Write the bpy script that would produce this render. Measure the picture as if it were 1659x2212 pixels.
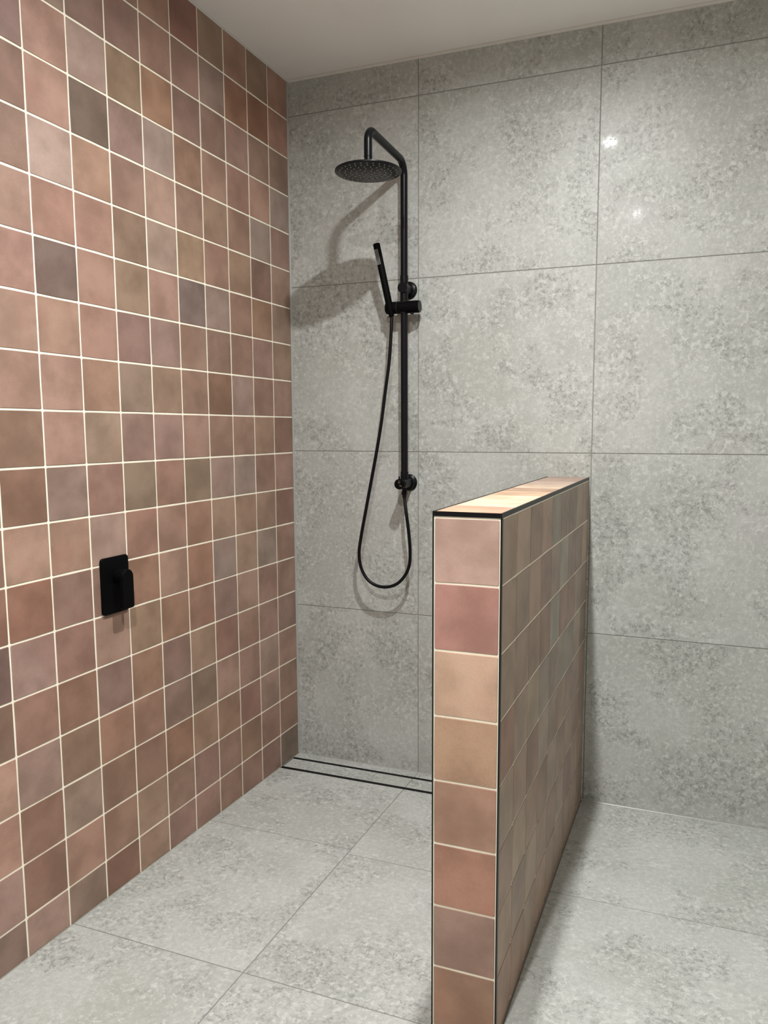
import bpy, bmesh, math, random
from mathutils import Vector, Matrix

for o in list(bpy.data.objects):
    bpy.data.objects.remove(o, do_unlink=True)
scene = bpy.context.scene
COL = scene.collection

# ------------------------------------------------------------------ camera
W_PX, H_PX = 1659.0, 2212.0
FOC, CX, CY = 1684.687, 34.8565, 19.8212
CAM_POS = Vector((1.45637, -2.62806, 1.27826))
CAM_R = ((0.9321626, 0.3620321, -0.0023660), (0.0400706, -0.1096645, -0.9931606), (-0.3598155, 0.9256924, -0.1167320))
cam_data = bpy.data.cameras.new('camera')
cam = bpy.data.objects.new('camera', cam_data)
COL.objects.link(cam)
right, down, fwd = (Vector(v) for v in CAM_R)
M = Matrix((right, -down, -fwd)).transposed().to_4x4()
M.translation = CAM_POS
cam.matrix_world = M
cam_data.sensor_fit = 'HORIZONTAL'
cam_data.sensor_width = 36.0
cam_data.lens = FOC * 36.0 / W_PX
cam_data.shift_x = -CX / W_PX
cam_data.shift_y = CY / W_PX
cam_data.clip_start = 0.02
scene.camera = cam

# ------------------------------------------------------------------ world, lamps, exposure
world = bpy.data.worlds.new('world')
scene.world = world
world.use_nodes = True
world.node_tree.nodes['Background'].inputs[0].default_value = (0, 0, 0, 1)
scene.view_settings.view_transform = 'Standard'
scene.view_settings.look = 'None'
scene.view_settings.gamma = 1.0
scene.view_settings.use_curve_mapping = False
scene.view_settings.exposure = 0.0
scene.cycles.max_bounces = 5
scene.cycles.diffuse_bounces = 4
scene.cycles.caustics_reflective = False
LAMP_COLOR = (0.99, 1.0, 0.985)
LAMP_SPREAD = math.radians(172)
BEAM = 1.6                          # narrow beam of each lamp on top of its wide spill
DOWNLIGHTS = (  # position on the ceiling, watts
    ((1.02, -1.04), 25.4, 'recessed white ceiling downlight above the tiled half wall'),
    ((1.04, -2.25), 29.8, 'recessed white ceiling downlight in front of the half wall'),
)

# ------------------------------------------------------------------ dimensions
CEIL = 2.5275
SLOPE = 0.0206                      # the floor falls towards the drain at the back wall
ROOM_X, ROOM_Y = 2.75, -3.70
def fz(y): return -SLOPE * y
random.seed(7)

# ------------------------------------------------------------------ node helpers
class NB:
    def __init__(self, name):
        self.m = bpy.data.materials.new(name); self.m.use_nodes = True
        self.t = self.m.node_tree; self.n = self.t.nodes; self.l = self.t.links
        self.bsdf = self.n['Principled BSDF']
    def node(self, typ, **kw):
        nd = self.n.new(typ)
        for k, v in kw.items(): setattr(nd, k, v)
        return nd
    def link(self, a, b): self.l.new(a, b)
    def put(self, sock, v):
        if hasattr(v, 'links'): self.link(v, sock)
        else: sock.default_value = v
    def noise(self, vec, scale, detail=4, rough=.5, dist=0.0):
        nd = self.node('ShaderNodeTexNoise')
        self.put(nd.inputs['Vector'], vec); nd.inputs['Scale'].default_value = scale
        nd.inputs['Detail'].default_value = detail; nd.inputs['Roughness'].default_value = rough
        nd.inputs['Distortion'].default_value = dist
        return nd.outputs['Fac']
    def ramp(self, fac, a, b, va=0.0, vb=1.0):
        nd = self.node('ShaderNodeMapRange'); nd.interpolation_type = 'SMOOTHSTEP'
        self.put(nd.inputs['Value'], fac)
        nd.inputs['From Min'].default_value = a; nd.inputs['From Max'].default_value = b
        nd.inputs['To Min'].default_value = va; nd.inputs['To Max'].default_value = vb
        return nd.outputs['Result']
    def mth(self, op, a, b=0.0):
        nd = self.node('ShaderNodeMath', operation=op)
        self.put(nd.inputs[0], a); self.put(nd.inputs[1], b)
        return nd.outputs[0]
    def mix(self, fac, a, b, mode='MIX'):
        nd = self.node('ShaderNodeMix', data_type='RGBA', blend_type=mode)
        self.put(nd.inputs[0], fac); self.put(nd.inputs[6], a); self.put(nd.inputs[7], b)
        return nd.outputs[2]
    def vadd(self, a, b):
        nd = self.node('ShaderNodeVectorMath', operation='ADD')
        self.put(nd.inputs[0], a); self.put(nd.inputs[1], b)
        return nd.outputs[0]
    def bump(self, h, strength, dist):
        nd = self.node('ShaderNodeBump'); nd.inputs['Strength'].default_value = strength
        nd.inputs['Distance'].default_value = dist; self.put(nd.inputs['Height'], h)
        self.link(nd.outputs[0], self.bsdf.inputs['Normal'])
    def local(self, k=31.0):        # object coordinates, shifted for every piece
        tc = self.node('ShaderNodeTexCoord'); oi = self.node('ShaderNodeObjectInfo')
        cb = self.node('ShaderNodeCombineXYZ')
        self.put(cb.inputs[0], self.mth('MULTIPLY', oi.outputs['Random'], k))
        self.put(cb.inputs[1], self.mth('MULTIPLY', oi.outputs['Random'], k * 1.7))
        self.put(cb.inputs[2], self.mth('MULTIPLY', oi.outputs['Random'], k * 2.9))
        return self.vadd(tc.outputs['Object'], cb.outputs[0]), oi

def c4(r, g, b): return (r, g, b, 1.0)

def mat_clay(name, attribute=False):
    """glazed terracotta wall tile: tint of the single tile, cloudy firing marks, fine grain"""
    b = NB(name)
    v, oi = b.local()
    if attribute:
        at = b.node('ShaderNodeAttribute', attribute_name='tint'); tint = at.outputs['Color']
    else:
        tint = oi.outputs['Color']
    cloud = b.noise(v, 9.0, 4, .55)
    smoke = b.noise(b.vadd(v, (3.1, 7.7, 1.9)), 7.0, 3, .6)
    blush = b.noise(b.vadd(v, (9.1, 2.7, 5.3)), 8.0, 2, .5)
    grain = b.noise(v, 420.0, 2, .6)
    col = b.mix(b.ramp(cloud, .30, .70), b.mix(1.0, tint, c4(.80, .78, .75), 'MULTIPLY'), b.mix(1.0, tint, c4(1.14, 1.14, 1.13), 'MULTIPLY'))
    col = b.mix(b.ramp(smoke, .55, .78, 0, .55), col, b.mix(1.0, tint, c4(.60, .60, .54), 'MULTIPLY'))
    col = b.mix(b.ramp(blush, .56, .76, 0, .45), col, b.mix(1.0, tint, c4(1.10, .92, .92), 'MULTIPLY'))
    g = b.node('ShaderNodeCombineColor')
    gv = b.ramp(grain, .25, .75, .93, 1.06)
    for i in range(3): b.put(g.inputs[i], gv)
    col = b.mix(1.0, col, g.outputs[0], 'MULTIPLY')
    b.link(col, b.bsdf.inputs['Base Color'])
    b.bsdf.inputs['Roughness'].default_value = .44
    b.bsdf.inputs['Specular IOR Level'].default_value = .5
    b.bump(b.noise(v, 16.0, 1, .5), .35, .004)
    return b.m

def mat_stone(name, gloss):
    """large grey stone-look porcelain: clouds, crumbly dark zones, pale flakes, specks and hairline cracks"""
    b = NB(name)
    v, oi = b.local(17.0)
    bn = b.node('ShaderNodeTexNoise'); b.put(bn.inputs['Vector'], v); bn.inputs['Scale'].default_value = 3.6; bn.inputs['Detail'].default_value = 4.0
    sp = b.node('ShaderNodeSeparateColor'); b.link(bn.outputs['Color'], sp.inputs[0])
    zn = b.noise(b.vadd(v, (1.7, 3.9, 6.1)), 5.6, 4, .64, .3)
    fine = b.noise(v, 82.0, 4, .76)
    flake = b.noise(b.vadd(v, (5.5, 1.2, 8.8)), 66.0, 4, .68, .3)
    base = b.mix(b.ramp(sp.outputs[0], .36, .64), c4(.402, .410, .380), c4(.468, .476, .452))
    base = b.mix(b.ramp(sp.outputs[1], .52, .68, 0, .40), base, c4(.420, .405, .392))
    zone = b.ramp(zn, .45, .60)
    calm = b.ramp(zn, .36, .50)
    # fine grain everywhere, crumbly dark spots inside the zones
    base = b.mix(b.ramp(fine, .40, .70, 0, .26), base, c4(.235, .240, .220))
    base = b.mix(b.mth('MULTIPLY', b.ramp(fine, .50, .61), b.mth('MULTIPLY', zone, .52)), base, c4(.165, .170, .152))
    base = b.mix(b.ramp(fine, .48, .30, 0, .40), base, c4(.60, .61, .575))
    base = b.mix(b.mth('MULTIPLY', zone, .14), base, c4(.235, .240, .222))
    base = b.mix(b.mth('MULTIPLY', b.ramp(flake, .535, .61), b.mth('ADD', .16, b.mth('MULTIPLY', calm, .34))), base, c4(.62, .63, .595))
    vo = b.node('ShaderNodeTexVoronoi'); b.put(vo.inputs['Vector'], v); vo.inputs['Scale'].default_value = 150.0
    sv = b.node('ShaderNodeSeparateColor'); b.link(vo.outputs['Color'], sv.inputs[0])
    dots = b.mth('MULTIPLY', b.ramp(vo.outputs['Distance'], .10, .42, 1, 0), b.ramp(sv.outputs[0], .84, .90))
    base = b.mix(b.mth('MULTIPLY', dots, .50), base, c4(.68, .69, .65))
    cr = b.noise(b.vadd(v, (2.2, 9.4, 3.3)), 7.0, 4, .55, .6)
    line = b.ramp(b.mth('ABSOLUTE', b.mth('SUBTRACT', cr, .5)), .0, .0035, 1, 0)
    base = b.mix(b.mth('MULTIPLY', b.mth('MULTIPLY', line, b.ramp(sp.outputs[2], .58, .66)), .6), base, c4(.13, .13, .115))
    b.link(base, b.bsdf.inputs['Base Color'])
    b.bsdf.inputs['Roughness'].default_value = .45
    b.bsdf.inputs['Specular IOR Level'].default_value = .4
    if gloss: b.put(b.bsdf.inputs['Coat Weight'], b.ramp(fine, .40, .58, 0, gloss))
    b.bsdf.inputs['Coat Roughness'].default_value = .085
    return b.m

def mat_plain(name, col, rough, spec=.5, metal=0.0, tex=None, emit=None, bump=None):
    b = NB(name)
    tc = b.node('ShaderNodeTexCoord')
    v = tc.outputs['Object']
    if tex:
        scale, amt = tex
        f = b.noise(v, scale, 4, .6)
        lo = c4(*[c * (1 - amt) for c in col]); hi = c4(*[min(1, c * (1 + amt)) for c in col])
        b.link(b.mix(b.ramp(f, .3, .7), lo, hi), b.bsdf.inputs['Base Color'])
        if bump: b.bump(f, bump[0], bump[1])
    else:
        b.bsdf.inputs['Base Color'].default_value = c4(*col)
    b.bsdf.inputs['Roughness'].default_value = rough
    b.bsdf.inputs['Specular IOR Level'].default_value = spec
    b.bsdf.inputs['Metallic'].default_value = metal
    if emit:
        b.bsdf.inputs['Emission Color'].default_value = c4(*emit[0]); b.bsdf.inputs['Emission Strength'].default_value = emit[1]
    return b.m

MAT = {}
MAT['clay'] = mat_clay('terracotta_tile')
MAT['clay_rest'] = mat_clay('terracotta_tile_rest', True)
MAT['stone_wall'] = mat_stone('grey_stone_wall_tile', .034)
MAT['stone_floor'] = mat_stone('grey_stone_floor_tile', .0)
MAT['grout_cream'] = mat_plain('cream_grout', (.95, .895, .74), .85, .2, tex=(60, .03))
MAT['grout_grey'] = mat_plain('grey_grout', (.25, .248, .228), .85, .2, tex=(60, .08))
MAT['plaster'] = mat_plain('white_ceiling_paint', (.90, .885, .86), .9, .2, tex=(2.2, .02))
MAT['paint'] = mat_plain('pale_wall_paint', (.74, .73, .71), .85, .25, tex=(1.5, .02))
MAT['silicone'] = mat_plain('pale_silicone', (.66, .64, .60), .32, .5, tex=(30, .03))
MAT['silicone_grey'] = mat_plain('grey_silicone', (.36, .355, .335), .3, .5, tex=(30, .03))
MAT['black'] = mat_plain('matt_black_coating', (.0042, .0048, .0060), .31, .20, tex=(300, .12))
MAT['black_flat'] = mat_plain('flat_black_coating', (.0022, .0022, .0025), .55, .07, tex=(300, .12))
MAT['rubber'] = mat_plain('black_rubber_hose', (.0035, .0036, .0052), .42, .18, tex=(200, .1))
MAT['trim'] = mat_plain('black_edge_profile', (.0040, .0042, .0052), .38, .22, tex=(120, .1))
MAT['slot'] = mat_plain('black_drain_channel', (.003, .003, .0035), .45, .15, tex=(120, .1))
MAT['nozzle'] = mat_plain('grey_silicone_nozzle', (.30, .295, .29), .5, .3, tex=(200, .1))
MAT['nozzle_white'] = mat_plain('white_silicone_nozzle', (.62, .62, .62), .5, .4, tex=(200, .05))
MAT['seam'] = mat_plain('worn_grey_seam', (.045, .048, .052), .45, .4, tex=(200, .1))
MAT['print'] = mat_plain('tan_printed_symbol', (.17, .13, .08), .6, .3, tex=(200, .1))
MAT['dot'] = mat_plain('pale_blue_dot', (.45, .55, .75), .4, .5, tex=(200, .05))
MAT['white_metal'] = mat_plain('white_painted_metal', (.8, .79, .77), .5, .4, tex=(40, .02))
MAT['lens'] = mat_plain('lit_lamp_lens', (.9, .88, .8), .4, .3, tex=(40, .02), emit=((1.0, .9, .72), 30.0))

MAT['lens'].cycles.emission_sampling = 'NONE'      # the lamp behind the lens gives the light

# ------------------------------------------------------------------ mesh helpers
def link(name, me, mat, parent=None, smooth=False):
    o = bpy.data.objects.new(name, me); COL.objects.link(o)
    if mat and not me.materials: me.materials.append(mat)
    if parent: o.parent = parent
    if smooth:
        for p in me.polygons: p.use_smooth = True
    return o
def mesh(name, verts, faces):
    me = bpy.data.meshes.new(name); me.from_pydata([tuple(v) for v in verts], [], faces); me.update(); return me
def from_bm(name, bm):
    bmesh.ops.recalc_face_normals(bm, faces=bm.faces)
    me = bpy.data.meshes.new(name); bm.to_mesh(me); bm.free(); return me
def hexa(name, p):      # 8 corners: bottom ring 0-3, top ring 4-7
    bm = bmesh.new(); v = [bm.verts.new(q) for q in p]
    for f in ((0, 3, 2, 1), (4, 5, 6, 7), (0, 1, 5, 4), (1, 2, 6, 5), (2, 3, 7, 6), (3, 0, 4, 7)):
        bm.faces.new([v[i] for i in f])
    return from_bm(name, bm)
def box_me(name, x0, x1, y0, y1, z0, z1):
    return hexa(name, [(x0, y0, z0), (x1, y0, z0), (x1, y1, z0), (x0, y1, z0), (x0, y0, z1), (x1, y0, z1), (x1, y1, z1), (x0, y1, z1)])
def shaded(o, ang=35):
    for p in o.data.polygons: p.use_smooth = True
    o.data.set_sharp_from_angle(angle=math.radians(ang))
    return o
def frame_of(d):
    d = d.normalized(); a = Vector((0, 0, 1)) if abs(d.z) < .9 else Vector((1, 0, 0))
    u = a.cross(d).normalized(); return u, d.cross(u).normalized()
def lathe(name, prof, base, axis, mat, parent, seg=40):
    """closed profile [(radius, distance along axis)] swept round an axis"""
    bm = bmesh.new(); base = Vector(base); axis = Vector(axis).normalized(); u, w = frame_of(axis); rings = []
    for r, t in prof:
        c = base + axis * t
        if r < 1e-6: rings.append([bm.verts.new(c)])
        else: rings.append([bm.verts.new(c + (u * math.cos(2 * math.pi * i / seg) + w * math.sin(2 * math.pi * i / seg)) * r) for i in range(seg)])
    for A, B in zip(rings, rings[1:]):
        for i in range(seg):
            j = (i + 1) % seg
            f = [A[i % len(A)], A[j % len(A)], B[j % len(B)], B[i % len(B)]]
            f = list(dict.fromkeys(f))
            if len(f) > 2: bm.faces.new(f)
    for Rg in (rings[0], rings[-1]):
        if len(Rg) > 1: bm.faces.new(Rg)
    return shaded(link(name, from_bm(name, bm), mat, parent))
def rod(name, a, b, r, mat, parent, ch=.001, seg=40):
    a, b = Vector(a), Vector(b); L = (b - a).length; ch = min(ch, r * .4)
    return lathe(name, [(r - ch, 0), (r, ch), (r, L - ch), (r - ch, L)], a, b - a, mat, parent, seg)
def catmull(P, n):
    P = [Vector(p) for p in P]; P = [P[0] * 2 - P[1]] + P + [P[-1] * 2 - P[-2]]; out = []
    for i in range(1, len(P) - 2):
        a, b, c, d = P[i - 1:i + 3]
        for k in range(n):
            t = k / n
            out.append(.5 * (2 * b + (c - a) * t + (2 * a - 5 * b + 4 * c - d) * t * t + (3 * b - a - 3 * c + d) * t ** 3))
    out.append(P[-2]); return out
def tube(name, path, r, mat, parent, seg=24, rad=None):
    bm = bmesh.new(); path = [Vector(p) for p in path]; rings = []
    d0 = (path[1] - path[0]).normalized(); u, w = frame_of(d0)
    for i, p in enumerate(path):
        d = (path[min(i + 1, len(path) - 1)] - path[max(i - 1, 0)]).normalized()
        q = d0.rotation_difference(d); u = q @ u; u = (u - d * u.dot(d)).normalized(); w = d.cross(u); d0 = d
        rr = rad(i) if rad else r
        rings.append([bm.verts.new(p + (u * math.cos(2 * math.pi * k / seg) + w * math.sin(2 * math.pi * k / seg)) * rr) for k in range(seg)])
    for A, B in zip(rings, rings[1:]):
        for k in range(seg): bm.faces.new((A[k], A[(k + 1) % seg], B[(k + 1) % seg], B[k]))
    bm.faces.new(rings[0]); bm.faces.new(rings[-1])
    return shaded(link(name, from_bm(name, bm), mat, parent), 50)
def rounded_path(pts, radii, n=14):
    pts = [Vector(p) for p in pts]; out = [pts[0]]
    for i in range(1, len(pts) - 1):
        a = (pts[i - 1] - pts[i]).normalized(); b = (pts[i + 1] - pts[i]).normalized()
        half = a.angle(b) / 2; t = radii[i - 1] / math.tan(half)
        c = pts[i] + (a + b).normalized() * (radii[i - 1] / math.sin(half))
        s, e = pts[i] + a * t - c, pts[i] + b * t - c
        q = s.rotation_difference(e); ax, ang = q.to_axis_angle()
        for k in range(n + 1): out.append(c + Matrix.Rotation(ang * k / n, 3, ax) @ s)
    out.append(pts[-1]); return out
def prism(name, outline, depth, place, mat, parent, bev=.0008):
    """outline in 2D, extruded with a chamfered front; place maps (u, v, d) to 3D"""
    bm = bmesh.new(); n = len(outline); cx = sum(p[0] for p in outline) / n; cy = sum(p[1] for p in outline) / n
    def ring(k, d): return [bm.verts.new(place(cx + (x - cx) * k, cy + (y - cy) * k, d)) for x, y in outline]
    size = max(max(abs(x - cx), abs(y - cy)) for x, y in outline)
    R = [ring(1, 0), ring(1, depth - bev), ring(1 - bev / size, depth)]
    for A, B in zip(R, R[1:]):
        for i in range(n): bm.faces.new((A[i], A[(i + 1) % n], B[(i + 1) % n], B[i]))
    bm.faces.new(R[0]); bm.faces.new(R[-1])
    return shaded(link(name, from_bm(name, bm), mat, parent), 40)
def round_rect(x0, x1, y0, y1, r, n=8):
    out = []
    for cx, cy, a0 in ((x1 - r[0], y1 - r[0], 0), (x0 + r[1], y1 - r[1], 90), (x0 + r[2], y0 + r[2], 180), (x1 - r[3], y0 + r[3], 270)):
        rr = r[(0, 90, 180, 270).index(a0)]
        for k in range(n + 1):
            a = math.radians(a0 + 90 * k / n); out.append((cx + rr * math.cos(a), cy + rr * math.sin(a)))
    return out
def empty(name, loc=(0, 0, 0)):
    o = bpy.data.objects.new(name, None); COL.objects.link(o); o.location = loc; o.empty_display_size = .05; return o
def tag(o, label=None, cat=None, group=None, kind=None):
    if label: o['label'] = label
    if cat: o['category'] = cat
    if group: o['group'] = group
    if kind: o['kind'] = kind
    return o
bpy.context.view_layer.update()

# ------------------------------------------------------------------ handmade-edge tile (local: u right, v up, face at w = 0, towards +w)
def tile_outline(w, h, r, wob, rnd):
    pts = []
    def edge(a, b, n):
        for k in range(n):
            t = (k + 1) / (n + 1)
            pts.append((a[0] + (b[0] - a[0]) * t + (rnd.uniform(-wob, wob) if abs(a[0] - b[0]) < 1e-9 else 0),
                        a[1] + (b[1] - a[1]) * t + (rnd.uniform(-wob, wob) if abs(a[1] - b[1]) < 1e-9 else 0)))
    X, Y = w / 2, h / 2
    cor = [(X, Y), (-X, Y), (-X, -Y), (X, -Y)]
    for i in range(4):
        x, y = cor[i]; nx, ny = cor[(i + 1) % 4]
        dx = math.copysign(1, nx - x) if nx != x else 0; dy = math.copysign(1, ny - y) if ny != y else 0
        px, py = cor[i - 1]
        ex = math.copysign(1, px - x) if px != x else 0; ey = math.copysign(1, py - y) if py != y else 0
        pts.append((x + ex * r, y + ey * r)); pts.append((x + dx * r, y + dy * r))
        edge((x + dx * r, y + dy * r), (nx - dx * r, ny - dy * r), 1)
    return pts
def tile_mesh(name, out, thick=.0028, bev=.0009):
    n = len(out); cx = sum(p[0] for p in out) / n; cy = sum(p[1] for p in out) / n
    V = []; F = []
    def inset(p, d):
        return (p[0] - math.copysign(min(d, abs(p[0] - cx)), p[0] - cx) if abs(p[0] - cx) > .3 * max(abs(q[0] - cx) for q in out) else p[0],
                p[1] - math.copysign(min(d, abs(p[1] - cy)), p[1] - cy) if abs(p[1] - cy) > .3 * max(abs(q[1] - cy) for q in out) else p[1])
    for p in out: V.append((p[0], p[1], -thick))
    for p in out: V.append((p[0], p[1], -bev))
    for p in out: q = inset(p, bev); V.append((q[0], q[1], 0))
    for k in (0, n):
        for i in range(n): F.append((k + i, k + (i + 1) % n, k + n + (i + 1) % n, k + n + i))
    F.append(tuple(range(2 * n, 3 * n)))
    return mesh(name, V, F)
PITCH = .1333
GAP = .0050
rt = random.Random(3)
TILES = [tile_mesh('clay_tile', tile_outline(PITCH - GAP, PITCH - GAP, .0018, .0007, rt)) for _ in range(6)]
FULL = PITCH - GAP
def rows_of(ax_u, ax_v): return Matrix((Vector(ax_u), Vector(ax_v), Vector(ax_u).cross(Vector(ax_v)))).transposed().to_4x4()
def put_tile(parent, centre, R, w, h, color, rnd, me=None):
    me = me or rnd.choice(TILES)
    o = bpy.data.objects.new('tile', me); COL.objects.link(o); o.parent = parent
    tilt = Matrix.Rotation(rnd.uniform(-.003, .003), 4, 'Z') @ Matrix.Rotation(rnd.uniform(-.003, .003), 4, 'X') @ Matrix.Rotation(rnd.uniform(-.003, .003), 4, 'Y')
    S = Matrix.Diagonal((w / FULL, h / FULL, 1, 1)) if me in TILES else Matrix.Identity(4)
    o.matrix_basis = Matrix.Translation(centre) @ R @ tilt @ S
    o.color = (*color, 1)
    return o
for me in TILES: me.materials.append(MAT['clay'])

PALETTE = [(.48, .27, .18), (.46, .25, .165), (.52, .30, .21), (.40, .23, .15), (.36, .20, .12), (.44, .29, .19), (.45, .29, .235),
           (.42, .315, .25), (.38, .27, .18), (.54, .33, .25), (.50, .31, .21), (.41, .25, .19)]
# linear albedo of the tiles of the left wall: one line per course from the ceiling, from the corner towards the room
COURSES = [
    '63392b 4c3223 593426 4e3526 411f18 573426 4b2d21',
    '613629 482417 4d281a 4d352c 533228 543226 442922 3e2720 473227',
    '482e23 4d3125 57352c 4c3026 422921 573221 4a3222 5e4238 633b2f 412823',
    '543f35 633b2d 502e23 583629 4a2c1f 584139 492f28 2d2019 633c2f 42271e',
    '4c2e26 4b382e 4d2e22 4a3022 4d3024 603e31 4a2e24 613c2c 67493e 482d23',
    '513528 3e251d 4d3122 513125 553826 573d31 432c20 5e372b 5e362a 5b3a2e',
    '483125 4d2e1f 4a2c21 4f382f 342521 59362b 483022 583529 2f201b 5e372d',
    '4a3022 4a2d25 4a2c21 40281e 4a2f23 4a3028 412721 533126 5a382a 603e30',
    '513228 472a1f 53372f 3b2116 4d2f23 4e3325 442f24 503022 5b382c 59372b',
    '3f241b 553626 4c2e22 4d2f23 523227 4e3129 462c24 533a2b 5e392d 452b1f',
    '57352b 45291f 4e382f 4e352c 422f21 4e2d22 402e21 4b2c23 49322a 3f241a',
    '47281f 4f3325 513425 533627 543022 543327 512e23 5d3f34 583729 613e2f 4b2d23',
    '523226 503b31 583a2a 4d382f 4f2b1e 5e3b2d 502e20 412920 472c23 4a271c 4b291f',
    '543528 503026 5b3a2c 4a2f27 4d2c20 4d2d1f 4f3424 5c3b2e 4e2d24 5a3b32 2f1e1a',
    '4c3028 55342a 533326 4c2a20 553828 442b23 533122 452b24 4a2a1e 512f24 362219',
    '58372b 5a3e32 57352a 5c3a2d 422d21 472e25 553124 553022 452c1f 54382e 704534',
    '4e3125 5e3d31 502c23 4e2f20 583726 4c2a1c 44271c 4a2c1f 543a2d 4b2a1f 6e4031',
    '4a2d22 512f25 492c1e 563427 4c2d24 523326 5e3d2c 523022 5f3729 47281d 5c3a30',
    '35261d 4b2c24 4e2e23 4e2e22 563328 513027 5d3b2b 43241a 473025 5c3b30 3f2921',
]

# ================================================================== the setting
# ---- left wall: cream grout bed with handmade tiles
wall_left = link('wall_left', box_me('wall_left', -.10, -.0014, ROOM_Y, .10, -.12, CEIL), MAT['grout_cream'])
tag(wall_left, 'wall of square pink and brown glazed tiles with cream grout', kind='structure')
NCOL = 15
Y0, Z0 = .0041, 2.5252
R_LEFT = rows_of((0, 1, 0), (0, 0, 1))
def cell_left(r, c):
    ya = -(Y0 + PITCH * c) - (GAP / 2 if c else 0); yb = -(Y0 + PITCH * (c + 1)) + GAP / 2
    if c == 0: ya = -.0035
    za = Z0 - PITCH * r - GAP / 2 if r else CEIL - .0035
    zb = Z0 - PITCH * (r + 1) + GAP / 2
    return yb, ya, zb, za
rt = random.Random(11)
rest_v, rest_f, rest_c = [], [], []
for r in range(19):
    row = COURSES[r].split()
    for c in range(27):
        y0, y1, z0, z1 = cell_left(r, c)
        if c < len(row): col = tuple(int(row[c][i:i + 2], 16) / 255 for i in (0, 2, 4))
        else:
            k = rt.uniform(.62, .80); col = tuple(v * k for v in rt.choice(PALETTE))
        y0 = max(y0, ROOM_Y + .004)
        if r == 18:
            b0, b1 = fz(y0) + .0012, fz(y1) + .0012; cy, cz = (y0 + y1) / 2, (z1 + b1) / 2
            out = [(y1 - cy, z1 - cz - .003), (y1 - cy - .003, z1 - cz), (-(y1 - y0) / 2 + .003, z1 - cz), (y0 - cy, z1 - cz - .003), (y0 - cy, b0 - cz), (y1 - cy, b1 - cz)]
            me = tile_mesh('cut_tile', out); 
            me.materials.append(MAT['clay'] if c < NCOL else MAT['clay_rest'])
        else:
            me = None; cy, cz = (y0 + y1) / 2, (z0 + z1) / 2
        if c < NCOL:
            put_tile(wall_left, (0, cy, cz), R_LEFT, y1 - y0, z1 - z0, col, rt, me)
        else:
            src = me or rt.choice(TILES); n0 = len(rest_v)
            sx, sz = ((y1 - y0) / FULL, (z1 - z0) / FULL) if me is None else (1, 1)
            for v in src.vertices: rest_v.append((v.co.z, cy + v.co.x * sx, cz + v.co.y * sz))
            for p in src.polygons: rest_f.append(tuple(n0 + i for i in p.vertices)); rest_c.append(col)
rest_me = mesh('tile_field', rest_v, rest_f)
at = rest_me.attributes.new('tint', 'FLOAT_COLOR', 'FACE')
for i, col in enumerate(rest_c): at.data[i].color = (*col, 1)
tag(link('tile_field', rest_me, MAT['clay_rest'], wall_left), kind='stuff')

# ---- back wall: large grey tiles
wall_back = link('wall_back', box_me('wall_back', -.10, ROOM_X + .10, .0012, .10, -.12, CEIL), MAT['grout_grey'])
tag(wall_back, 'wall of large grey stone-look tiles behind the shower', kind='structure')
J = .0030
def stone(parent, p8, mat):
    bm = bmesh.new(); c = sum((Vector(p) for p in p8), Vector()) / 8
    v = [bm.verts.new(Vector(p) - c) for p in p8]
    for f in ((0, 3, 2, 1), (4, 5, 6, 7), (0, 1, 5, 4), (1, 2, 6, 5), (2, 3, 7, 6), (3, 0, 4, 7)): bm.faces.new([v[i] for i in f])
    bmesh.ops.bevel(bm, geom=list(bm.edges), offset=.0005, segments=1, affect='EDGES', clamp_overlap=True)
    o = link('tile', from_bm('stone_tile', bm), mat, parent); o.location = c
    return o
XV = [.0030, .5046, 1.1112, 1.7178, 2.3244, ROOM_X]
ZH = [CEIL - .003, 2.4027, 1.8007, 1.1987, .5967, None]
for i in range(5):
    x0 = XV[i] + (J / 2 if i else 0); x1 = XV[i + 1] - J / 2
    zs = list(ZH); zs[4] += .0075 if i < 2 else -.003; zs[5] = .0015
    for k in range(5):
        z1 = zs[k] - (J / 2 if k else 0); z0 = zs[k + 1] + (J / 2 if k < 4 else 0)
        stone(wall_back, [(x0, 0, z0), (x1, 0, z0), (x1, .004, z0), (x0, .004, z0), (x0, 0, z1), (x1, 0, z1), (x1, .004, z1), (x0, .004, z1)], MAT['stone_wall'])

# ---- floor: sloped bed and large grey tiles
zf0, zf1 = fz(.1), fz(ROOM_Y)
HW_X0, HW_X1, HW_Y = .9672, 1.1057, -1.1945
DR_Y0, DR_Y1 = -.1515, -.0430
DR_X1 = HW_X0 - .0005
floor = link('floor', hexa('floor', [(-.0, ROOM_Y, -.12), (ROOM_X, ROOM_Y, -.12), (ROOM_X, .0, -.12), (-.0, .0, -.12),
             (-.0, ROOM_Y, zf1 - .0012), (ROOM_X, ROOM_Y, zf1 - .0012), (ROOM_X, .0, -.0012), (-.0, .0, -.0012)]), MAT['grout_grey'])
tag(floor, 'grey stone-look tiled floor falling towards the drain', kind='structure')
def floor_tile(x0, x1, y0, y1, parent=floor, lift=0.0, deep=.004):
    stone(parent, [(x0, y0, fz(y0) - deep + lift), (x1, y0, fz(y0) - deep + lift), (x1, y1, fz(y1) - deep + lift), (x0, y1, fz(y1) - deep + lift),
                   (x0, y0, fz(y0) + lift), (x1, y0, fz(y0) + lift), (x1, y1, fz(y1) + lift), (x0, y1, fz(y1) + lift)], MAT['stone_floor'])
h = J / 2
A0, A1 = .0025, .505
floor_tile(A0, A1 - h, DR_Y1 + .0005, -.0025); floor_tile(A1 + h, HW_X0 - .002, DR_Y1 + .0005, -.0025)
floor_tile(A0, A1 - h, -.600 + h, DR_Y0 - .0005); floor_tile(A1 + h, HW_X0 - .002, -.626 + h, DR_Y0 - .0005)
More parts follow.
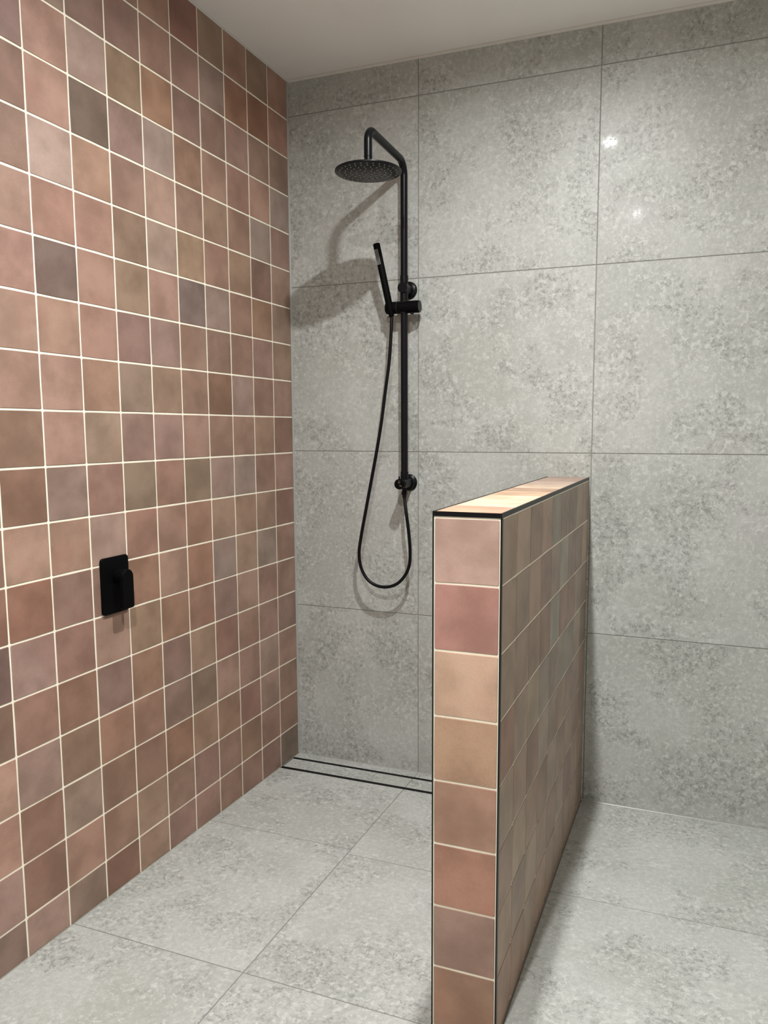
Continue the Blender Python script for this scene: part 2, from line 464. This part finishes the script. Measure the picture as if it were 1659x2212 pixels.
floor_tile(A0, A1 - h, -1.196 + h, -.600 - h); floor_tile(A1 + h, HW_X0 - .002, -1.196 + h, -.626 - h)
FX = [HW_X1 + .002, 1.7100, 2.3150, ROOM_X - .002]
for i in range(3):
    x0 = FX[i] + (h if i else 0); x1 = FX[i + 1] - h
    floor_tile(x0, x1, -.598 + h, -.0025); floor_tile(x0, x1, -1.196 + h, -.598 - h)
FX = [A0 - h, A1, 1.1080, 1.7100, 2.3150, ROOM_X - .002]
FY = [-1.196, -1.796, -2.396, -2.996, -3.596, ROOM_Y + .002]
for i in range(5):
    for k in range(5):
        floor_tile(FX[i] + h, FX[i + 1] - h, FY[k + 1] + h, FY[k] - h)

# ---- ceiling and the walls behind the camera
ceiling = link('ceiling', box_me('ceiling', -.10, ROOM_X + .10, ROOM_Y - .10, .10, CEIL, CEIL + .1), MAT['plaster'])
tag(ceiling, 'plain white painted ceiling above the shower', kind='structure')
wall_right = link('wall_right', box_me('wall_right', ROOM_X, ROOM_X + .1, ROOM_Y, .0, -.12, CEIL), MAT['paint'])
tag(wall_right, 'pale painted wall on the right beyond the frame', kind='structure')
wall_front = link('wall_front', box_me('wall_front', -.10, ROOM_X + .1, ROOM_Y - .1, ROOM_Y, -.12, CEIL), MAT['paint'])
tag(wall_front, 'pale painted wall behind the viewpoint', kind='structure')

# ---- silicone beads in the corners
def bead(name, a, b, u, v, s, mat, label):
    a, b, u, v = Vector(a), Vector(b), Vector(u), Vector(v)
    bm = bmesh.new(); prof = [Vector()] + [u * s * (1 - math.sin(t)) + v * s * (1 - math.cos(t)) for t in [math.pi / 2 * k / 5 for k in range(6)]]
    rings = [[bm.verts.new(p + q) for q in prof] for p in (a, b)]
    n = len(prof)
    for i in range(n): bm.faces.new((rings[0][i], rings[0][(i + 1) % n], rings[1][(i + 1) % n], rings[1][i]))
    bm.faces.new(rings[0]); bm.faces.new(rings[1])
    o = link(name, from_bm(name, bm), mat); tag(o, label, kind='structure'); return o
bead('trim_1', (0, 0, CEIL), (0, ROOM_Y, CEIL), (1, 0, 0), (0, 0, -1), .0045, MAT['silicone'], 'pale silicone bead between pink tiles and ceiling')
bead('trim_2', (0, 0, CEIL), (ROOM_X, 0, CEIL), (0, -1, 0), (0, 0, -1), .008, MAT['silicone'], 'pale silicone bead between grey wall and ceiling')
bead('trim_3', (0, 0, .004), (0, 0, CEIL), (1, 0, 0), (0, -1, 0), .0055, MAT['silicone_grey'], 'grey silicone bead in the corner beside the shower')
bead('trim_4', (HW_X1, 0, 0), (ROOM_X, 0, 0), (0, -1, 0), (0, 0, 1), .005, MAT['silicone_grey'], 'grey silicone bead along the floor right of the half wall')

bead('trim_5', (0, 0, 0), (HW_X0, 0, 0), (0, -1, 0), (0, 0, 1), .004, MAT['silicone_grey'], 'grey silicone bead along the floor behind the drain')

# ================================================================== the half wall
HW_Z = 1.1200
core = empty('wall_half', ((HW_X0 + HW_X1) / 2, HW_Y / 2, 0))
tag(core, 'waist-high half wall tiled in pink and brown with black edges', kind='structure')
CI = Matrix.Translation(-core.location)
def hw(o):
    o.matrix_basis = CI @ o.matrix_basis; return o
g = .0018
bed = link('grout_bed', hexa('grout_bed', [(HW_X0 + g, HW_Y + g, fz(HW_Y) + .0004), (HW_X1 - g, HW_Y + g, fz(HW_Y) + .0004), (HW_X1 - g, -.0005, .0004), (HW_X0 + g, -.0005, .0004),
       (HW_X0 + g, HW_Y + g, HW_Z - g), (HW_X1 - g, HW_Y + g, HW_Z - g), (HW_X1 - g, -.0005, HW_Z - g), (HW_X0 + g, -.0005, HW_Z - g)]), MAT['grout_cream'], core)
hw(bed)
TW, TT = .0095, .0026          # profile: wide leg on the flank, thin lip on the face
ZJ = [HW_Z - TW - .0005] + [.9781 - .1355 * i for i in range(8)]      # horizontal joints, from the top
YJ = [HW_Y + TW - .001] + [-1.060 + .1335 * i for i in range(8)] + [.0005]
def srgb(*c): return tuple(((v / 255 + .055) / 1.055) ** 2.4 for v in c)
def tint(c, k, sat=.84):
    c = srgb(*c); m = .2126 * c[0] + .7152 * c[1] + .0722 * c[2]
    return tuple(min(.95, m * (v / m) ** sat * k) for v in c)
FRONT = [(206, 166, 152), (190, 134, 122), (206, 166, 140), (182, 142, 114), (170, 128, 106), (168, 118, 97), (152, 118, 104), (154, 116, 94)]
SIDE = [
    [(125, 108, 92), (130, 112, 98), (112, 95, 82), (128, 108, 95), (112, 105, 95), (112, 98, 86), (110, 96, 85), (125, 110, 97), (115, 98, 86)],
    [(122, 104, 90), (112, 98, 85), (125, 105, 92), (112, 92, 82), (115, 100, 90), (122, 115, 105), (110, 95, 85), (108, 92, 82), (128, 112, 98)],
    [(118, 102, 88), (115, 98, 85), (112, 95, 82), (110, 90, 78), (120, 115, 105), (115, 95, 83), (112, 92, 80), (118, 104, 92), (112, 96, 84)],
    [(115, 90, 78), (118, 104, 91), (122, 108, 92), (112, 102, 92), (112, 98, 90), (118, 110, 98), (110, 102, 93), (118, 105, 92), (100, 86, 75)],
    [(120, 104, 90), (115, 98, 85), (110, 90, 78), (118, 106, 94), (112, 98, 86), (116, 98, 86), (110, 94, 84), (114, 98, 86), (110, 92, 80)],
    [(112, 94, 80), (122, 106, 90), (116, 98, 84), (108, 90, 78), (120, 108, 96), (112, 96, 84), (116, 100, 88), (108, 90, 80), (114, 98, 86)],
    [(118, 100, 84), (108, 92, 80), (120, 104, 90), (112, 96, 82), (110, 92, 80), (116, 102, 90), (108, 92, 82), (114, 98, 86), (110, 94, 82)],
    [(116, 94, 80), (112, 92, 78), (114, 98, 84), (118, 98, 84), (110, 94, 82), (112, 96, 84), (110, 92, 80), (112, 96, 84), (108, 92, 80)]]
TOP = [(196, 150, 120), (214, 184, 152), (216, 186, 152), (200, 158, 124), (180, 140, 112), (208, 176, 148), (196, 168, 148), (178, 146, 128), (172, 140, 124)]
rt = random.Random(23)
R_FRONT = rows_of((1, 0, 0), (0, 0, 1)); R_RIGHT = rows_of((0, 1, 0), (0, 0, 1)); R_INNER = rows_of((0, -1, 0), (0, 0, 1)); R_TOP = rows_of((1, 0, 0), (0, 1, 0))
gh = .0021
for i in range(8):
    z1 = ZJ[i] - (gh if i else .0035); z0 = ZJ[i + 1] + gh
    hw(put_tile(core, ((HW_X0 + HW_X1) / 2, HW_Y + .0003, (z0 + z1) / 2), R_FRONT, HW_X1 - HW_X0 - 2 * TT - .0045, z1 - z0, tint(FRONT[i], .94 + .045 * i, .82), rt))
    for k in range(9):
        y0 = YJ[k] + gh; y1 = YJ[k + 1] - gh
        hw(put_tile(core, (HW_X1 - .0003, (y0 + y1) / 2, (z0 + z1) / 2), R_RIGHT, y1 - y0, z1 - z0, tint(SIDE[i][k], 1.93, 1.02), rt))
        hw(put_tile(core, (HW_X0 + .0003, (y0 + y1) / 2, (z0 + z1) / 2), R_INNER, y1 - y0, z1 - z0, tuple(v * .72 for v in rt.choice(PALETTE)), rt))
# slivers above the floor, cut to its fall
for k in range(9):
    y0 = YJ[k] + gh; y1 = YJ[k + 1] - gh; z1 = ZJ[8] - gh; b0 = fz(y0) + .0008; b1 = fz(y1) + .0008
    if z1 - b0 < .0015: continue
    cy, cz = (y0 + y1) / 2, z1
    for xx, Rm, s in ((HW_X1 - .0003, R_RIGHT, 1), (HW_X0 + .0003, R_INNER, -1)):
        out = [(y1 - cy, 0), (y0 - cy, 0), (y0 - cy, b0 - z1), (y1 - cy, b1 - z1)]
        if s < 0: out = [(-p[0], p[1]) for p in reversed(out)]
        me = tile_mesh('sliver_tile', out, bev=.0004); me.materials.append(MAT['clay'])
        hw(put_tile(core, (xx, cy, cz), Rm, 1, 1, tint((118, 96, 82), 1.7), rt, me))
for k in range(9):
    y0 = YJ[k] + gh if k else HW_Y + TT + .002; y1 = YJ[k + 1] - gh
    hw(put_tile(core, ((HW_X0 + HW_X1) / 2, (y0 + y1) / 2, HW_Z - .0003), R_TOP, HW_X1 - HW_X0 - 2 * TT - .004, y1 - y0, tint(TOP[k], .90, .8), rt))
# black edge profiles: L sections along the three top edges and the two front corners
def lbar(a, b, u, v, wu, wv):
    """thin lip of width wu along u (on face with normal -v), wide leg wv along v"""
    a, b, u, v = Vector(a), Vector(b), Vector(u), Vector(v); t = .0024
    prof = [(0, 0), (wu, 0), (wu, t), (t, t), (t, wv), (0, wv)]
    bm = bmesh.new(); rings = [[bm.verts.new(p + u * x + v * y) for x, y in prof] for p in (a, b)]; n = 6
    for i in range(n): bm.faces.new((rings[0][i], rings[0][(i + 1) % n], rings[1][(i + 1) % n], rings[1][i]))
    bm.faces.new(rings[0]); bm.faces.new(rings[1])
    o = hw(link('edge_trim', from_bm('edge_trim', bm), MAT['trim'], core))
    return o
e = .0002
lbar((HW_X1 + e, HW_Y - e, HW_Z + e), (HW_X1 + e, -.0005, HW_Z + e), (-1, 0, 0), (0, 0, -1), TT, TW)
lbar((HW_X0 - e, HW_Y - e, HW_Z + e), (HW_X0 - e, -.0005, HW_Z + e), (1, 0, 0), (0, 0, -1), TT, TW)
lbar((HW_X0 + TT, HW_Y - e, HW_Z + e), (HW_X1 - TT, HW_Y - e, HW_Z + e), (0, 1, 0), (0, 0, -1), TT, TW)
zb = fz(HW_Y) + .001
lbar((HW_X1 + e, HW_Y - e, zb), (HW_X1 + e, HW_Y - e, HW_Z - TW), (-1, 0, 0), (0, 1, 0), TT, TW)
lbar((HW_X0 - e, HW_Y - e, zb), (HW_X0 - e, HW_Y - e, HW_Z - TW), (1, 0, 0), (0, 1, 0), TT, TW)

# ================================================================== linear drain
drain = empty('linear_drain', (0.48, (DR_Y0 + DR_Y1) / 2, 0))
tag(drain, 'black slot drain with a grey tile inlay along the back wall', 'drain')
def dr(o): o.location = o.location - drain.location; return o
def slope_box(name, x0, x1, y0, y1, lo, hi, mat):
    return link(name, hexa(name, [(x0, y0, fz(y0) + lo), (x1, y0, fz(y0) + lo), (x1, y1, fz(y1) + lo), (x0, y1, fz(y1) + lo),
        (x0, y0, fz(y0) + hi), (x1, y0, fz(y0) + hi), (x1, y1, fz(y1) + hi), (x0, y1, fz(y1) + hi)]), mat, drain)
SW = .0155
dr(slope_box('slot', .003, DR_X1 - .002, DR_Y1 - SW, DR_Y1, -.0011, .0004, MAT['slot']))
dr(slope_box('slot', .003, DR_X1 - .002, DR_Y0, DR_Y0 + SW, -.0011, .0004, MAT['slot']))
dr(slope_box('end_cap', .003, .0055, DR_Y0 + SW, DR_Y1 - SW, -.0011, .0004, MAT['slot']))
dr(slope_box('end_cap', DR_X1 - .006, DR_X1 - .002, DR_Y0 + SW, DR_Y1 - SW, -.0011, .0004, MAT['slot']))
for x0, x1 in ((.0060, A1 - h), (A1 + h, DR_X1 - .0065)):
    y0, y1 = DR_Y0 + SW + .0003, DR_Y1 - SW - .0003
    p8 = [(x0, y0, fz(y0) - .001), (x1, y0, fz(y0) - .001), (x1, y1, fz(y1) - .001), (x0, y1, fz(y1) - .001), (x0, y0, fz(y0) + .0006), (x1, y0, fz(y0) + .0006), (x1, y1, fz(y1) + .0006), (x0, y1, fz(y1) + .0006)]
    o = stone(drain, p8, MAT['stone_floor']); o.name = 'tile_inlay'; dr(o)

# ================================================================== shower column
RX, RD = .4712, .050                # rail axis
HX, HD = .4790, .372                # rain head axis
ARM_Z = 2.1755
column = empty('shower_column', (RX, 0, 1.089))
tag(column, 'matt black shower rail with round rain head and curved arm', 'shower')
def sc(o):
    o.matrix_basis = Matrix.Translation(-column.location) @ o.matrix_basis; return o
pipe = tube('riser_pipe', rounded_path([(RX, -RD, 1.10), (RX, -RD, ARM_Z), (HX, -HD, ARM_Z), (HX, -HD, 2.094)], [.045, .037], 18), .0123, MAT['black'], column, 32); sc(pipe)
def sub(o, parent):
    o.parent = parent; return o
swivel = sc(rod('swivel_joint', (HX, -HD, 2.0935), (HX, -HD, 2.054), .0117, MAT['black'], column))
sub(lathe('swivel_ring', [(.0110, 0), (.0128, .0006), (.0128, .0022), (.0110, .0028)], (HX, -HD, 2.0940), (0, 0, -1), MAT['black'], column), swivel)
head_z = 2.0475
rain = sc(lathe('rain_head', [(0, .0085), (.020, .0085), (.022, .0065), (.0985, .0060), (.1005, .0048), (.1010, .0030), (.1005, .0010), (.0985, 0), (0, 0)], (HX, -HD, head_z), (0, 0, 1), MAT['black'], column, 96))
bm = bmesh.new()
for rr, n, ph in ((.0870, 30, .05), (.0700, 24, .11), (.0530, 18, .02), (.0360, 12, .2), (.0185, 6, .35)):
    for i in range(n):
        a = 2 * math.pi * i / n + ph
        m = Matrix.Translation((HX + rr * math.cos(a), -HD + rr * math.sin(a), head_z - .0008))
        bmesh.ops.create_cone(bm, cap_ends=True, segments=8, radius1=.0019, radius2=.0024, depth=.0016, matrix=m)
o = link('nozzles', from_bm('nozzles', bm), MAT['nozzle'], rain)
tag(o, 'rings of small grey nozzles', kind='stuff')
# upper wall bracket
up = sc(rod('wall_bracket', (RX, -.010, 1.7612), (RX, -.0690, 1.7612), .0177, MAT['black'], column))
o = lathe('wall_flange', [(.030, 0), (.030, .0040), (.0285, .0055), (.022, .0100), (.0175, .0105)], (RX, -.0002, 1.7612), (0, -1, 0), MAT['black'], column); sub(o, up)
sub(rod('sleeve', (RX, -RD, 1.8045), (RX, -RD, 1.7150), .0140, MAT['black'], column), up)
# lower outlet with diverter
LZ = 1.0890
lo = sc(rod('diverter_body', (RX, -.010, LZ), (RX, -.0820, LZ), .0177, MAT['black'], column))
sub(lathe('wall_flange', [(.030, 0), (.030, .0040), (.0285, .0055), (.022, .0100), (.0175, .0105)], (RX, -.0002, LZ), (0, -1, 0), MAT['black'], column), lo)
knob = sc(rod('diverter_knob', (RX, -.0832, LZ), (RX, -.1030, LZ), .0182, MAT['black_flat'], column, .0008))
sub(rod('knob_pin', (RX - .003, -.0935, LZ + .016), (RX - .003, -.0935, LZ + .0270), .0030, MAT['black'], column), knob)
sub(rod('sleeve', (RX, -RD, 1.1310), (RX, -RD, 1.1000), .0140, MAT['black'], column), lo)
sub(rod('outlet', (RX, -RD, LZ - .014), (RX, -RD, LZ - .0290), .0085, MAT['black'], column), lo)
sub(rod('outlet_nut', (RX, -RD, LZ - .0285), (RX, -RD, LZ - .0420), .0104, MAT['black'], column, .0016, 6), lo)
# printed symbols on the knob: a shower rose and a hand shower
def stroke(name, pts, w, origin):
    bm = bmesh.new()
    for (x0, z0), (x1, z1) in pts:
        d = Vector((x1 - x0, z1 - z0)); d.normalize(); nx, nz = -d.y * w / 2, d.x * w / 2
        q = [(x0 + nx, z0 + nz), (x1 + nx, z1 + nz), (x1 - nx, z1 - nz), (x0 - nx, z0 - nz)]
        a = [bm.verts.new((origin[0] + x, -.10325, origin[1] + z)) for x, z in q]; b_ = [bm.verts.new((origin[0] + x, -.1029, origin[1] + z)) for x, z in q]
        bm.faces.new(a); bm.faces.new(b_[::-1])
        for i in range(4): bm.faces.new((a[i], b_[i], b_[(i + 1) % 4], a[(i + 1) % 4]))
    o = link(name, from_bm(name, bm), MAT['print'], column); return sub(o, knob)
circ = [(.0030 * math.cos(t), .0030 * math.sin(t)) for t in [math.pi * k / 6 for k in range(13)]]
stroke('printed_symbol', list(zip(circ, circ[1:])) + [((-.0034, -.0040), (.0034, -.0040)), ((-.0028, -.0062), (.0028, -.0062)), ((-.0034, -.0040), (-.0028, -.0062)), ((.0034, -.0040), (.0028, -.0062)), ((-.0040, .0026), (-.0024, .0020)), ((.0040, .0026), (.0024, .0020))], .0007, (RX, LZ + .0095))
stroke('printed_symbol', [((-.004, .0010), (-.0012, .0034)), ((-.0012, .0034), (.0005, .0010)), ((-.0030, -.0012), (.0004, .0020)), ((.0005, .0022), (.0060, -.0026)), ((.0002, .0010), (.0050, -.0034)), ((-.0018, -.0022), (.0006, -.0006))], .0008, (RX + .0045, LZ - .0055))
# sliding holder
HZ = 1.6965
HXL, HXR = .4070, .5290
hold = sc(rod('slider_holder', (HXL, -.054, HZ), (HXR, -.054, HZ), .0207, MAT['black_flat'], column, .0025))
sub(rod('holder_cap', (HXR - .0005, -.054, HZ), (HXR + .0012, -.054, HZ), .0195, MAT['black'], column, .0005), hold)
sub(lathe('holder_seam', [(.0203, 0), (.0210, .0002), (.0210, .0009), (.0203, .0011)], (.4490, -.054, HZ), (1, 0, 0), MAT['seam'], column, 48), hold)
sub(rod('release_button', (.5040, -.060, HZ - .019), (.5040, -.060, HZ - .0255), .0062, MAT['black'], column), hold)
# saddle-shaped grey seams where the rail enters the holder
for s in (1, -1):
    P = []
    for k in range(41):
        a = 2 * math.pi * k / 40
        x, y = .0150 * math.cos(a), .0150 * math.sin(a)
        dy = y - (.054 - RD)
        z = math.sqrt(max(0, .0207 ** 2 - (-RD + y + .054) ** 2))
        P.append((RX + x, -RD + y, HZ + s * (z + .0003)))
    sub(tube('rail_seam', P, .0006, MAT['seam'], column, 6), hold)

# ================================================================== hand shower, resting in the holder
B0 = Vector((.4295, -.062, 1.6650)); B1 = Vector((.3905, -.103, 1.9050))
hand = empty('hand_shower', B0)
tag(hand, 'slim black stick hand shower with white nozzles leaning in the holder', 'hand shower')
ax = (B1 - B0).normalized(); L = (B1 - B0).length
def hs(o): o.matrix_basis = Matrix.Translation(-hand.location) @ o.matrix_basis; return o
hs(lathe('handle', [(.0075, 0), (.0088, .002), (.0118, .030), (.0120, L - .002), (.0112, L - .0006), (.0100, L)], B0, ax, MAT['black_flat'], hand, 40))
hs(lathe('end_cap', [(.0100, 0), (.0104, .0004), (.0098, .0012), (0, .0012)], B1 - ax * .0001, ax, MAT['black'], hand, 40))
face = (CAM_POS - B1); face = (face - ax * face.dot(ax)).normalized()
face = Matrix.Rotation(math.radians(-38), 3, ax) @ face
side = ax.cross(face).normalized()
bm = bmesh.new()
for i in range(15):
    for k in range(4):
        ang = math.radians((k - 1.5) * 23 + (4 if i % 2 else -4))
        n = (face * math.cos(ang) + side * math.sin(ang)).normalized()
        p = B0 + ax * (L - .020 - i * .0034) + n * .0120
        m = Matrix.Translation(p) @ Vector((0, 0, 1)).rotation_difference(n).to_matrix().to_4x4()
        bmesh.ops.create_cone(bm, cap_ends=True, segments=6, radius1=.0013, radius2=.0011, depth=.0012, matrix=m)
o = hs(link('nozzles', from_bm('nozzles', bm), MAT['nozzle_white'], hand)); tag(o, 'field of tiny white nozzles', kind='stuff')

# ================================================================== hose
HOSE = [(0.4284, 1.6096), (0.4211, 1.5151), (0.4049, 1.4039), (0.3884, 1.2911), (0.3682, 1.1849), (0.3459, 1.0771), (0.3251, 0.9762),
        (0.3079, 0.8911), (0.3, 0.8311), (0.3069, 0.7803), (0.3305, 0.739), (0.3651, 0.7174), (0.405, 0.7135), (0.4446, 0.7264), (0.4749, 0.7555),
        (0.4944, 0.7969), (0.498, 0.8504), (0.4928, 0.9165), (0.4841, 0.9821)]
pts = [(.4295, -.0620, 1.6640)] + [(x, -.066, z) for x, z in HOSE] + [(RX + .002, -.0535, 1.030), (RX, -RD, 1.0475)]
hose = empty('shower_hose', (.40, -.066, .7135 - .006))
tag(hose, 'black ribbed shower hose hanging in a long loop', 'hose')
path = catmull(pts, 30)
o = tube('hose_tube', path, .0058, MAT['rubber'], hose, 14, rad=lambda i: .0060 if i % 2 else .0056); o.location -= hose.location
o = rod('hose_nut', (RX, -RD, 1.0478), (RX, -.0512, 1.0380), .0078, MAT['black'], hose); o.location -= hose.location

# ================================================================== shower mixer on the left wall
mixer = empty('shower_mixer', (0, -.993, .868))
tag(mixer, 'black wall mixer with rounded plate and lever on pink tiles', 'mixer')
def place(u, v, d): return (d - mixer.location.x, u - mixer.location.y, v - mixer.location.z)
PX0 = .0006
prism('plate', round_rect(-1.0447, -.9420, .7925, .9445, (.010,) * 4), .0062, lambda u, v, d: place(u, v, d + PX0), MAT['black_flat'], mixer, .0010)
LC, LT = -.9855, .9110
lev = prism('lever', round_rect(LC - .0208, LC + .0208, .8050, LT, (.0207, .0207, .006, .006), 10), .0110, lambda u, v, d: place(u, v, d + .0300), MAT['black_flat'], mixer, .0012)
o = rod('spindle', (.0060, LC, LT - .0208), (.0305, LC, LT - .0208), .0200, MAT['black_flat'], mixer); o.location -= mixer.location
o = rod('temperature_dot', (.0355, LC + .0204, .8775), (.0355, LC + .0210, .8775), .0011, MAT['dot'], lev, .0002, 12); o.location -= mixer.location
o.name = 'temperature_dot'; tag(o, 'tiny pale blue dot')

# ================================================================== ceiling downlights
for (x, y), watts, label in DOWNLIGHTS:
    t = empty('downlight', (x, y, CEIL)); tag(t, label, 'downlight', 'ceiling downlights')
    o = lathe('bezel', [(.034, 0), (.045, 0), (.045, .0015), (.043, .0035), (.036, .0040), (.034, .0030)], (0, 0, -.0002), (0, 0, -1), MAT['white_metal'], t)
    o = lathe('lens', [(0, 0), (.0335, 0), (.0335, .0018), (0, .0022)], (0, 0, -.0002), (0, 0, -1), MAT['lens'], t)
    ld = bpy.data.lights.new('downlight_lamp', 'AREA'); ld.shape = 'DISK'; ld.size = .048; ld.energy = watts; ld.color = LAMP_COLOR; ld.spread = LAMP_SPREAD
    lo_ = bpy.data.objects.new('downlight_lamp', ld); COL.objects.link(lo_); lo_.parent = t; lo_.location = (0, 0, -.0045)
    bd = bpy.data.lights.new('downlight_beam', 'SPOT'); bd.energy = watts * BEAM; bd.color = LAMP_COLOR; bd.spot_size = math.radians(116); bd.spot_blend = 1.0; bd.shadow_soft_size = .024
    bo = bpy.data.objects.new('downlight_beam', bd); COL.objects.link(bo); bo.parent = t; bo.location = (0, 0, -.030)
